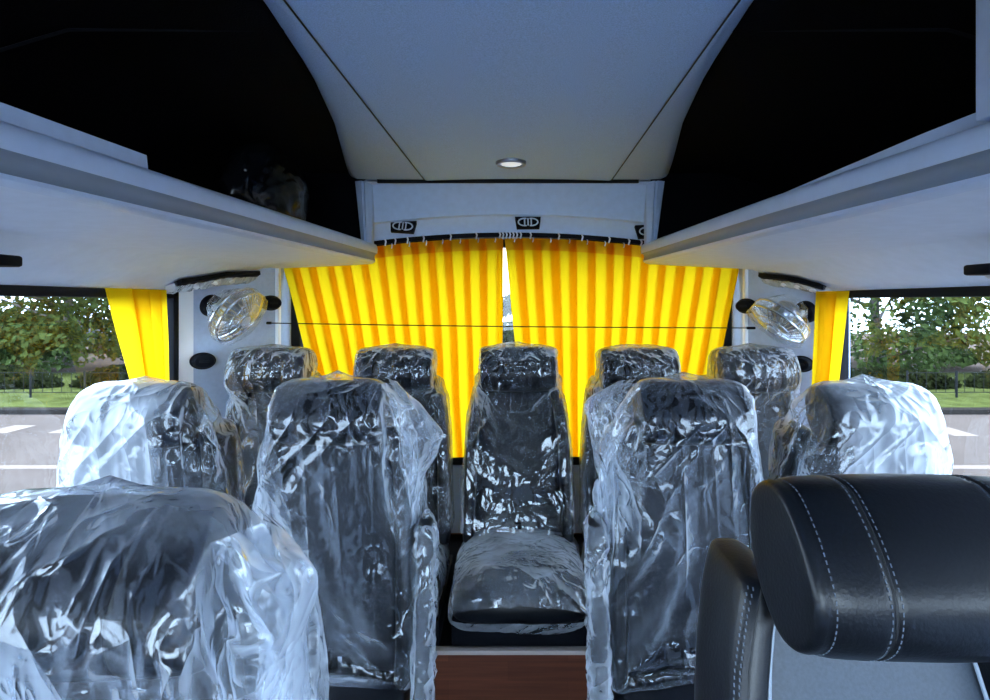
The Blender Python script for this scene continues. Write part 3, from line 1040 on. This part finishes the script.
def bag_mb(up, zhem, nu, nv, mx=.012, seed=0, flare=None, arm=0, top=.012, e=3., square=False):
    """loose clear cover pulled over the seat back, as cut, before it settles"""
    mb = MB()
    rings = []
    zt = top
    ctr = Vector((0, -.045, zt + up))

    def sect(z):
        hw = interp(z, [-.8, -.60, -.34, -.20, -.12, -.05, 0.03], [.212, .214, .205, .186, .165, .142, .136]) + mx
        yf = interp(z, [-.8, -.6, -.32, -.20, -.155, -.09, -.04, .0, .03], [-.160, -.13, -.095, -.098, -.118, -.130, -.122, -.10, -.08]) - mx
        yb_ = interp(z, [-.8, -.5, -.2, -.1, -.03, .03], [.0, .045, .115, .12, .06, .02]) + mx
        if square: hw = interp(z, [-.8, -.1, -.02, .03], [.215, .205, .190, .175]) * square + mx
        else: hw = (hw - mx) * interp(z, [-.3, -.1], [.96, 1]) + mx
        cx = 0.
        if arm:
            a = interp(z, [-.8, -.36, -.28, -.1], [.044, .044, .02, 0])
            hw += a / 2; cx += arm * a / 2
        if flare:
            fl = flare(z)
            hw += fl[0]; cx += fl[1]; yf -= fl[2]
        return cx, (yf + yb_) / 2, hw, (yb_ - yf) / 2
    zs = [lerp(zt - .018, zhem, (i / nv) ** 1.0) for i in range(nv + 1)]
    c0 = sect(zs[0])
    for k in (.22, .45, .68, .86, .96):
        rings.append([Vector((v.x * 1, v.y, v.z)) for v in superring(c0[0], c0[1], c0[2] * k, c0[3] * k, zt - .018 * max(0, (k - .7) / .3) ** 2, nu, e)])
    for z in zs:
        c = sect(z)
        rings.append(superring(c[0], c[1], c[2], c[3], z, nu, e))
    out = []
    for i, r_ in enumerate(rings):
        rr = []
        for v in r_:
            p = v + Vector((seed * 3.1, seed * 1.7, 0))
            d = .010 * noise.noise(p * 9) + .006 * noise.noise(Vector((p.x * 22, p.y * 22, p.z * 7)))
            n = Vector((v.x, v.y + .02, 0)); n = n.normalized() if n.length > 1e-5 else Vector((0, 0, 1))
            rr.append(v + n * (d + .004) + Vector((0, 0, up)))
        out.append(rr)
    mb.loft(out, False)
    n0 = len(mb.v)
    mb.v.append(tuple(sum((Vector(v) for v in out[0]), Vector()) / nu))
    mb.f += [(n0, (j + 1) % nu, j) for j in range(nu)]
    return mb


def settle(bag, colliders, frames=22, quality=6, mass=.06, tension=18, bend=.06, shrink=0.):
    """let the cover drop and crease over the seat"""
    for c in colliders:
        if c.modifiers.get('hit') is None:
            c.modifiers.new('hit', 'COLLISION')
            c.collision.thickness_outer = .003
            c.collision.cloth_friction = 12
    md = bag.modifiers.new('cloth', 'CLOTH')
    s = md.settings
    s.quality = quality
    s.mass = mass
    s.tension_stiffness = tension; s.compression_stiffness = tension * .6; s.shear_stiffness = tension * .4
    s.bending_stiffness = bend
    s.tension_damping = 8; s.compression_damping = 8; s.bending_damping = 2
    s.air_damping = 3
    s.shrink_min = shrink
    md.collision_settings.distance_min = .003
    md.collision_settings.collision_quality = 2
    md.point_cache.frame_start = 1
    md.point_cache.frame_end = frames + 1


def film_zones(bag):
    f = bag.get('_z')
    if not f: return
    side, up, kind = f[0], f[1], int(f[2])
    me = bag.data
    at = me.attributes.new('film_layers_and_light', 'FLOAT', 'POINT')
    def ss(a, b, x):
        t_ = min(1, max(0, (x - a) / (b - a)))
        return t_ * t_ * (3 - 2 * t_)
    vals = []
    for v in me.vertices:
        c = v.co
        w = .05 * noise.noise(c * 5) + .02 * noise.noise(c * 17)
        if kind == 0:      # window seat: window light painted in as whiter film, fading at the aisle edge
            k = .36 * ss(-.125 + w, -.055 + w, -c.x * side * -1)
        elif kind == 1:    # gathered corners at the top of an aisle seat cover
            k = .24 * ss(.13 + w, .20 + w, abs(c.x)) * ss(up - .40, up - .24, c.z)
        else:              # the near cover: slack film at the aisle side, doubled along the top
            k = max(.28 * ss(.10 + w, .17 + w, c.x), .26 * ss(up - .035 + w * .3, up - .004, c.z))
        vals.append(k)
    at.data.foreach_set('value', vals)
    del bag['_z']


def bake_all(jobs, frames):
    """jobs: list of (bag, colliders); all run together"""
    SC.frame_start, SC.frame_end = 1, frames + 1
    for f in range(1, frames + 1):
        SC.frame_set(f)
    dg = bpy.context.evaluated_depsgraph_get()
    for bag in jobs:
        me = bpy.data.meshes.new_from_object(bag.evaluated_get(dg))
        old = bag.data
        bag.modifiers.clear()
        me.name = old.name
        bag.data = me
        bpy.data.meshes.remove(old)
        me.polygons.foreach_set('use_smooth', [True] * len(me.polygons))
        film_zones(bag)
        sb = bag.modifiers.new('smooth_film', 'SUBSURF')
        sb.levels = 1; sb.render_levels = 1
    for o in bpy.data.objects:
        if o.modifiers.get('hit'):
            o.modifiers.remove(o.modifiers['hit'])
    SC.frame_set(1)


def cover(seat, zhem, nu, nv, mat_=None, zone=None, **kw):
    t, parts, up = seat
    o = bag_mb(up, zhem, nu, nv, **kw).build('plastic_cover', mat_ or M['film'], t, angle=180)
    settle(o, parts)
    BAGS.append(o)
    if zone: o['_z'] = [float(zone[0]), float(up), float(zone[1])]
    return o


def cushion_cover(seat, zt, y0=-.455, y1=-.05, seed=0):
    """film bag round a seat cushion"""
    t = seat[0]
    rows = []
    hw, th = (.205 if abs(t.location.x) < .1 else .186), .190
    for i in range(41):
        q = i / 40
        y = lerp(y0, y1, q)
        k = math.sin(PI * min(1, q * 4) / 2) ** .5 if q < .25 else 1
        ring = []
        for v in superring(0, 0, hw * (.93 + .07 * k), th / 2 * max(.18, k), 0, 90, 3.):
            b = .014 * (1 - (v.x / hw) ** 2) if v.y > 0 else 0
            p = Vector((v.x * 7 + seed, y * 7, v.y * 7))
            d = .012 * noise.noise(p * 1.1) + .010 * abs(noise.noise(Vector((p.x * 2.3, p.y * 1.1, p.z * 2)))) + .004 * noise.noise(p * 5)
            n = v.normalized()
            ring.append(Vector((v.x + n.x * d, y, zt - th / 2 + .012 + v.y + b + n.y * d)))
        rows.append(ring)
    return MB().loft(rows, False).build('cushion_cover', M['film_cushion'], t, angle=180)


# rear row of five
RZ = [('leftmost of the five rear row seats, film covered, beneath the left fan', -.835),
      ('second rear row seat from the left, film covered, left of the middle seat', -.395),
      ('middle rear row seat facing the aisle, film covered back and cushion', .035),
      ('fourth rear row seat from the left, film covered, right of the middle seat', .456),
      ('rightmost of the five rear row seats, film covered, beneath the right fan', .866)]
REAR = []
for i, (lab, x) in enumerate(RZ):
    s = make_seat(lab, x, 2.035, 1.135 if i != 2 else 1.140, -.665, 'film covered seats of the rear row', floor_z=PZ + .003, cy0=-.44, wf=.93)
    REAR.append(s)
    cover(s, -.655, 84, 44, M['film_tight'], mx=.006, seed=i + 1, top=.010)
    zt = s[2] - .665 + .015
    cushion_cover(s, zt, seed=i * 3.3)

R2 = [('row seat beside the left window ahead of the rear row, under milky film', -.922, 0, M['film']),
      ('aisle seat left of the rear middle seat, clear film draped over it, armrest raised', -.440, 1, M['film']),
      ('aisle seat right of the rear middle seat, clear film draped over it, armrest raised', .455, -1, M['film']),
      ('row seat beside the right window ahead of the rear row, under milky film', .905, 0, M['film'])]
ROW2 = []
for i, (lab, x, arm, fm) in enumerate(R2):
    s = make_seat(lab, x, 1.46, 1.100 if arm else 1.092, -.73, 'film covered seats of the second row', arm=arm, cy0=-.50)
    ROW2.append(s)
    if arm:
        fl = lambda z, a=arm: (interp(z, [-.75, -.45, -.25, -.1, .03], [.0, .01, .022, .015, .0]), a * interp(z, [-.75, -.45, -.25, -.1, .03], [.0, .01, .025, .02, .01]), .012)
    else:
        fl = lambda z, a=(-1 if x < 0 else 1): (interp(z, [-.75, -.4, -.1, .03], [.0, .01, .012, .006]), a * .0, .01)
    cover(s, -.70, 110, 60, fm, (arm, 1) if arm else (-1 if x < 0 else 1, 0), mx=.016, seed=i + 11, flare=fl, arm=0, top=.010, square=.97)

# front row: covered left, bare leather right
fl = make_seat('nearest seat on the left, clear film bag hanging over its headrest', -.414, .615, 1.098, -.72, None, arm=0)
ff = lambda z: (interp(z, [-.75, -.5, -.3, -.15, -.06, .03], [-.012, -.006, .0, .006, .008, .0]), interp(z, [-.75, -.3, -.1, .03], [.0, .004, .008, .005]), .014)
cover(fl, -.70, 160, 90, M['film_near'], (1, 2), mx=.012, seed=31, flare=ff, top=.010, square=1.)
fr_ = make_seat('nearest seat on the right, bare black leather with pale stitching, no cover', .390, .602, 1.124, -.72, None, leather=True, wf=.90)


def loose_fold(cov, side, up, pts, seed):
    """slack pocket of film standing out from the cover; pts = (height below top, inner x, outer x, front y, back y)"""
    rows = []
    n, m = 26, 15
    hs = [p[0] for p in pts]
    for i in range(n + 1):
        h = lerp(hs[0], hs[-1], i / n)
        xi, xo, yf, yb = (float(np.interp(-h, [-p for p in hs], [p[k] for p in pts])) for k in (1, 2, 3, 4))
        row = []
        for j in range(m + 1):
            q = j / m * 2 - 1            # -1 front root, 0 outer edge, 1 back root
            x = lerp(xo, xi, abs(q) ** 1.3)
            y = lerp(yf, yb, (q + 1) / 2)
            p = Vector((x * 9 + seed, y * 9, h * 9))
            d = .011 * noise.noise(p * 1.3) + .008 * noise.noise(p * 3.1)
            row.append(Vector((side * (x + d), y + .010 * noise.noise(p * 2 + Vector((7, 3, 1))), up + h)))
        rows.append(row)
    o = MB().loft(rows, False, False).build('loose_fold', M['film_half'], cov, angle=180)
    sb = o.modifiers.new('smooth_film', 'SUBSURF'); sb.levels = 1; sb.render_levels = 1
    return o


for (st_, i_, sd, pts) in ((ROW2[1], 6, 1, [(0, .13, .16, -.09, .0), (-.06, .16, .225, -.10, .02), (-.14, .18, .275, -.11, .03), (-.24, .19, .235, -.10, .04), (-.36, .20, .208, -.08, .03)]),
                           (ROW2[2], 7, -1, [(0, .12, .18, -.09, .0), (-.05, .16, .275, -.10, .02), (-.14, .18, .250, -.11, .03), (-.26, .19, .225, -.10, .04), (-.38, .20, .208, -.08, .03)]),
                           (fl, 9, 1, [(-.02, .14, .17, -.10, .0), (-.05, .165, .188, -.10, .02), (-.075, .175, .224, -.09, .02), (-.10, .18, .220, -.09, .02), (-.135, .18, .198, -.09, .03), (-.24, .185, .214, -.09, .03), (-.40, .19, .210, -.09, .03)])):
    cv = [c for c in st_[0].children if c.name.startswith('plastic_cover')][0]
    loose_fold(cv, sd, st_[2], pts, i_ * 2.3)
bake_all(BAGS, 22)

# ------------------------------------------------------------------ outside
GZ = -.95
lot = struct('floor_outside', MB().box((-60, -40, GZ - .1), (60, 11.2, GZ)), M['asphalt'])
lot.name = 'parking_lot'
for (x0, x1, y0, y1) in ((-9, -8.6, 9.6, 10.2), (-7.9, -7.5, 9.6, 10.2), (-14, -4.5, 7.55, 7.70), (4, 14, 7.55, 7.7), (-12, -3.5, 6.2, 6.3), (7.5, 7.9, 9.4, 10.1), (9, 9.4, 9.4, 10.1)):
    MB().box((x0, y0, GZ), (x1, y1, GZ + .004)).build('painted_line', M['paint'], lot)
o = MB().box((-60, 11.2, GZ - .1), (60, 11.45, GZ + .10), .02).build('kerb', M['kerb'])
tag(o, 'dark concrete kerb between the parking lot and the lawn', 'kerb')
o = struct('lawn', MB().box((-70, 11.45, GZ - .1), (70, 17.6, GZ + .05)), M['lawn'])


def tree(x, y, h, rad, low, seed, label, m='leaf', n=5200, lobes=16, leaf=.20):
    r = np.random.default_rng(seed)
    t = thing('tree', label, 'tree', (x, y, GZ + .05), 0, 'trees beyond the parking lot')
    tr = MB()
    tr.tube([(0, 0, -.05), (.03, 0, low * .6), (-.05, .02, h * .45), (.05, 0, h * .75)], [.20, .16, .12, .05], 10)
    for k in range(6):
        a = k * 1.05 + seed
        z0 = lerp(low * .7, h * .5, k / 6)
        tr.tube([(0, 0, z0), (rad * .35 * math.cos(a), rad * .35 * math.sin(a), z0 + .5), (rad * .7 * math.cos(a), rad * .7 * math.sin(a), z0 + 1.0)], [.08, .05, .02], 6)
    tr.build('trunk', M['bark'], t)
    c = np.zeros((lobes, 3)); rr = np.zeros(lobes)
    for k in range(lobes):
        u = r.uniform(0, 1) ** 1.7
        z = lerp(low + .30, h - .6, u)
        ww = rad * math.sqrt(max(.05, 1 - ((u - .36) / .70) ** 2))
        a = r.uniform(0, 2 * PI)
        d = ww * r.uniform(.35, .95)
        c[k] = (d * math.cos(a), d * math.sin(a), z)
        rr[k] = r.uniform(.55, .95) * rad * .42
    idx = r.integers(0, lobes, n)
    dirs = r.normal(size=(n, 3)); dirs /= np.linalg.norm(dirs, axis=1)[:, None]
    q = r.uniform(.45, 1., n) ** .6
    pos = c[idx] + dirs * (rr[idx] * q)[:, None] * np.array([1.15, 1.15, .72])
    pos[:, 2] = np.maximum(pos[:, 2], low * .8)
    nr = dirs + r.normal(size=(n, 3)) * .6 + np.array([0, 0, .5])
    nr /= np.linalg.norm(nr, axis=1)[:, None]
    tt = np.cross(nr, r.normal(size=(n, 3))); tt /= np.linalg.norm(tt, axis=1)[:, None]
    bb = np.cross(nr, tt)
    sz = r.uniform(.6, 1.2, n)[:, None] * leaf * .5
    V = np.stack([pos - tt * sz * 1.3, pos - bb * sz * .7 + nr * sz * .12, pos + tt * sz * 1.3, pos + bb * sz * .7 + nr * sz * .12], 1).reshape(-1, 3)
    Fc = [(4 * i, 4 * i + 1, 4 * i + 2, 4 * i + 3) for i in range(n)]
    me = bpy.data.meshes.new('crown'); me.from_pydata(V.tolist(), [], Fc); me.materials.append(M[m])
    o = bpy.data.objects.new('crown', me); COL.objects.link(o); o.parent = t
    return t


tree(-15.3, 19.5, 7.5, 3.8, .30, 1, 'broad leafy tree behind the left window, low dark crown', n=19000, lobes=32, leaf=.18)
tree(-8.8, 21.5, 6.0, 1.9, .5, 4, 'leafy tree seen between the left side curtain and the rear pillar', leaf=.24)
tree(-24.4, 20.0, 7.5, 3.6, .4, 3, 'leafy tree beyond the left edge of the picture', n=6000, leaf=.26)
tree(12.6, 19.2, 7.5, 4.2, .30, 5, 'broad leafy tree behind the right window, low dark crown', n=19000, lobes=32, leaf=.18)
tree(22.2, 20.0, 7.5, 3.4, .4, 7, 'leafy tree beyond the right edge of the picture', n=6000, leaf=.26)
tree(.3, 19.5, 2.9, 1.5, .3, 8, 'small tree seen through the gap between the rear curtains', n=3000)
for i, x in enumerate((-17.9, -13.6, -9.2, 9.6, 13.9, 18.2)):
    lab = ['low dark shrub on the lawn beyond the left picture edge', 'low dark shrub under the tree behind the left window', 'low dark shrub behind the left side curtain', 'low dark shrub at the curtain end of the right window', 'low dark shrub under the tree behind the right window', 'low dark shrub on the lawn beyond the right picture edge'][i]
    r = np.random.default_rng(60 + i)
    n = 2600
    t = thing('shrub', lab, 'shrub', (x, 14.5, GZ + .05), 0, 'dark shrubs behind the lawn')
    d = r.normal(size=(n, 3)); d /= np.linalg.norm(d, axis=1)[:, None]; d[:, 2] = np.abs(d[:, 2])
    pos = d * r.uniform(.7, 1, n)[:, None] * np.array([2.1, .55, .50 + .07 * (i % 3)])
    nr = d + r.normal(size=(n, 3)) * .5; nr /= np.linalg.norm(nr, axis=1)[:, None]
    tt = np.cross(nr, r.normal(size=(n, 3))); tt /= np.linalg.norm(tt, axis=1)[:, None]; bb = np.cross(nr, tt)
    V = np.stack([pos - tt * .09, pos - bb * .06, pos + tt * .09, pos + bb * .06], 1).reshape(-1, 3)
    me = bpy.data.meshes.new('foliage'); me.from_pydata(V.tolist(), [], [(4 * k, 4 * k + 1, 4 * k + 2, 4 * k + 3) for k in range(n)]); me.materials.append(M['leaf_dark'])
    o = bpy.data.objects.new('foliage', me); COL.objects.link(o); o.parent = t
    st = MB()
    for k in range(5): st.tube([(k * .3 - .6, 0, -.05), (k * .4 - .8, .05, .35)], [.03, .012], 6)
    st.build('stems', M['bark'], t)


def fence(x0, x1, y, lab, h=.62):
    t = thing('fence', lab, 'fence', ((x0 + x1) / 2, y, GZ + .05))
    w_ = (x1 - x0) / 2
    n = max(3, int((x1 - x0) / 1.1))
    for k in range(n + 1):
        x = lerp(-w_, w_, k / n)
        MB().box((x - .018, -.018, -.05), (x + .018, .018, h), .004).build('post', M['fence'], t)
    for z in (.12, h - .05):
        MB().tube([(-w_, 0, z), (w_, 0, z)], .009, 6).build('rail', M['fence'], t)
    wr_ = MB()
    for k in range(int((x1 - x0) / .22)):
        wr_.tube([(-w_ + k * .22, 0, .12), (-w_ + k * .22, 0, h - .05)], .006, 4)
    wr_.build('mesh_panel', M['fence'], t)


fence(-16, -8.5, 12.9, 'low dark wire fence on the lawn outside the left window')
fence(9.2, 16, 12.9, 'low dark wire fence on the lawn outside the right window')


def car(x, y, m, lab, rz=0.):
    t = thing('car', lab, 'car', (x, y, GZ + .05), rz, 'parked cars beyond the lawn')
    body = [(-2.1, .25), (-2.12, .62), (-1.9, .80), (-1.2, .90), (1.5, .92), (2.0, .86), (2.1, .6), (2.08, .25)]
    cab = [(-1.15, .88), (-.55, 1.36), (.9, 1.40), (1.55, .90)]
    def pr(poly, hw, nm, mm, top=1.):
        mb = MB()
        mb.loft([[Vector((a, -hw * (1 if b < .9 else top), b)) for a, b in poly], [Vector((a, hw * (1 if b < .9 else top), b)) for a, b in poly]])
        mb.build(nm, mm, t, angle=25)
    pr(body, .86, 'body', m)
    pr(cab, .80, 'windows', M['carglass'], .86)
    pr([(-.62, 1.34), (-.5, 1.42), (.85, 1.45), (.98, 1.37)], .70, 'roof', m)
    for sx in (-1.3, 1.35):
        for sy in (-.82, .82):
            MB().disc((sx, sy - .09, .32), (0, 1, 0), .32, .18, 24, [(.8, 0), (1, .1), (1, .9), (.8, 1)]).build('wheel', M['tyre'], t)


lot2 = MB().box((-60, 17.6, GZ - .1), (60, 40, GZ)).build('far_lot', M['asphalt'], lot)
car(-11.4, 24.6, M['car_a'], 'silver car parked under the trees outside the left window')
car(-19.0, 25.2, M['car_b'], 'dark car parked far out behind the tree at the left edge')

# ------------------------------------------------------------------ light and camera
wd = bpy.data.worlds.new('sky')
SC.world = wd
wd.use_nodes = True
bgn = wd.node_tree.nodes['Background']
bgn.inputs['Color'].default_value = (.64, .82, 1.0, 1)
bgn.inputs['Strength'].default_value = 10.5
sun = bpy.data.lights.new('sun', 'SUN')
sun.energy = 6.0
sun.angle = math.radians(20)
sun.color = (1, .97, .92)
so = bpy.data.objects.new('sun', sun)
COL.objects.link(so)
d = Vector((-.25, -.25, -1))
so.rotation_euler = d.to_track_quat('-Z', 'Y').to_euler()

cam = bpy.data.cameras.new('camera')
cam.sensor_width = 36
cam.lens = F / 990 * 36
cam.shift_x = (495 - CX) / 990
cam.shift_y = (CY - 350) / 990
cam.clip_start = .02
co = bpy.data.objects.new('camera', cam)
COL.objects.link(co)
co.location = (0, 0, EYE)
co.rotation_euler = (PI / 2, 0, 0)
SC.camera = co

SC.view_settings.view_transform = 'Standard'
SC.view_settings.look = 'None'
SC.view_settings.gamma = 1
SC.view_settings.use_curve_mapping = False
SC.view_settings.exposure = 0.75
try:
    SC.cycles.max_bounces = 14
    SC.cycles.transparent_max_bounces = 24
    SC.cycles.transmission_bounces = 10
    SC.cycles.diffuse_bounces = 6
except Exception:
    pass
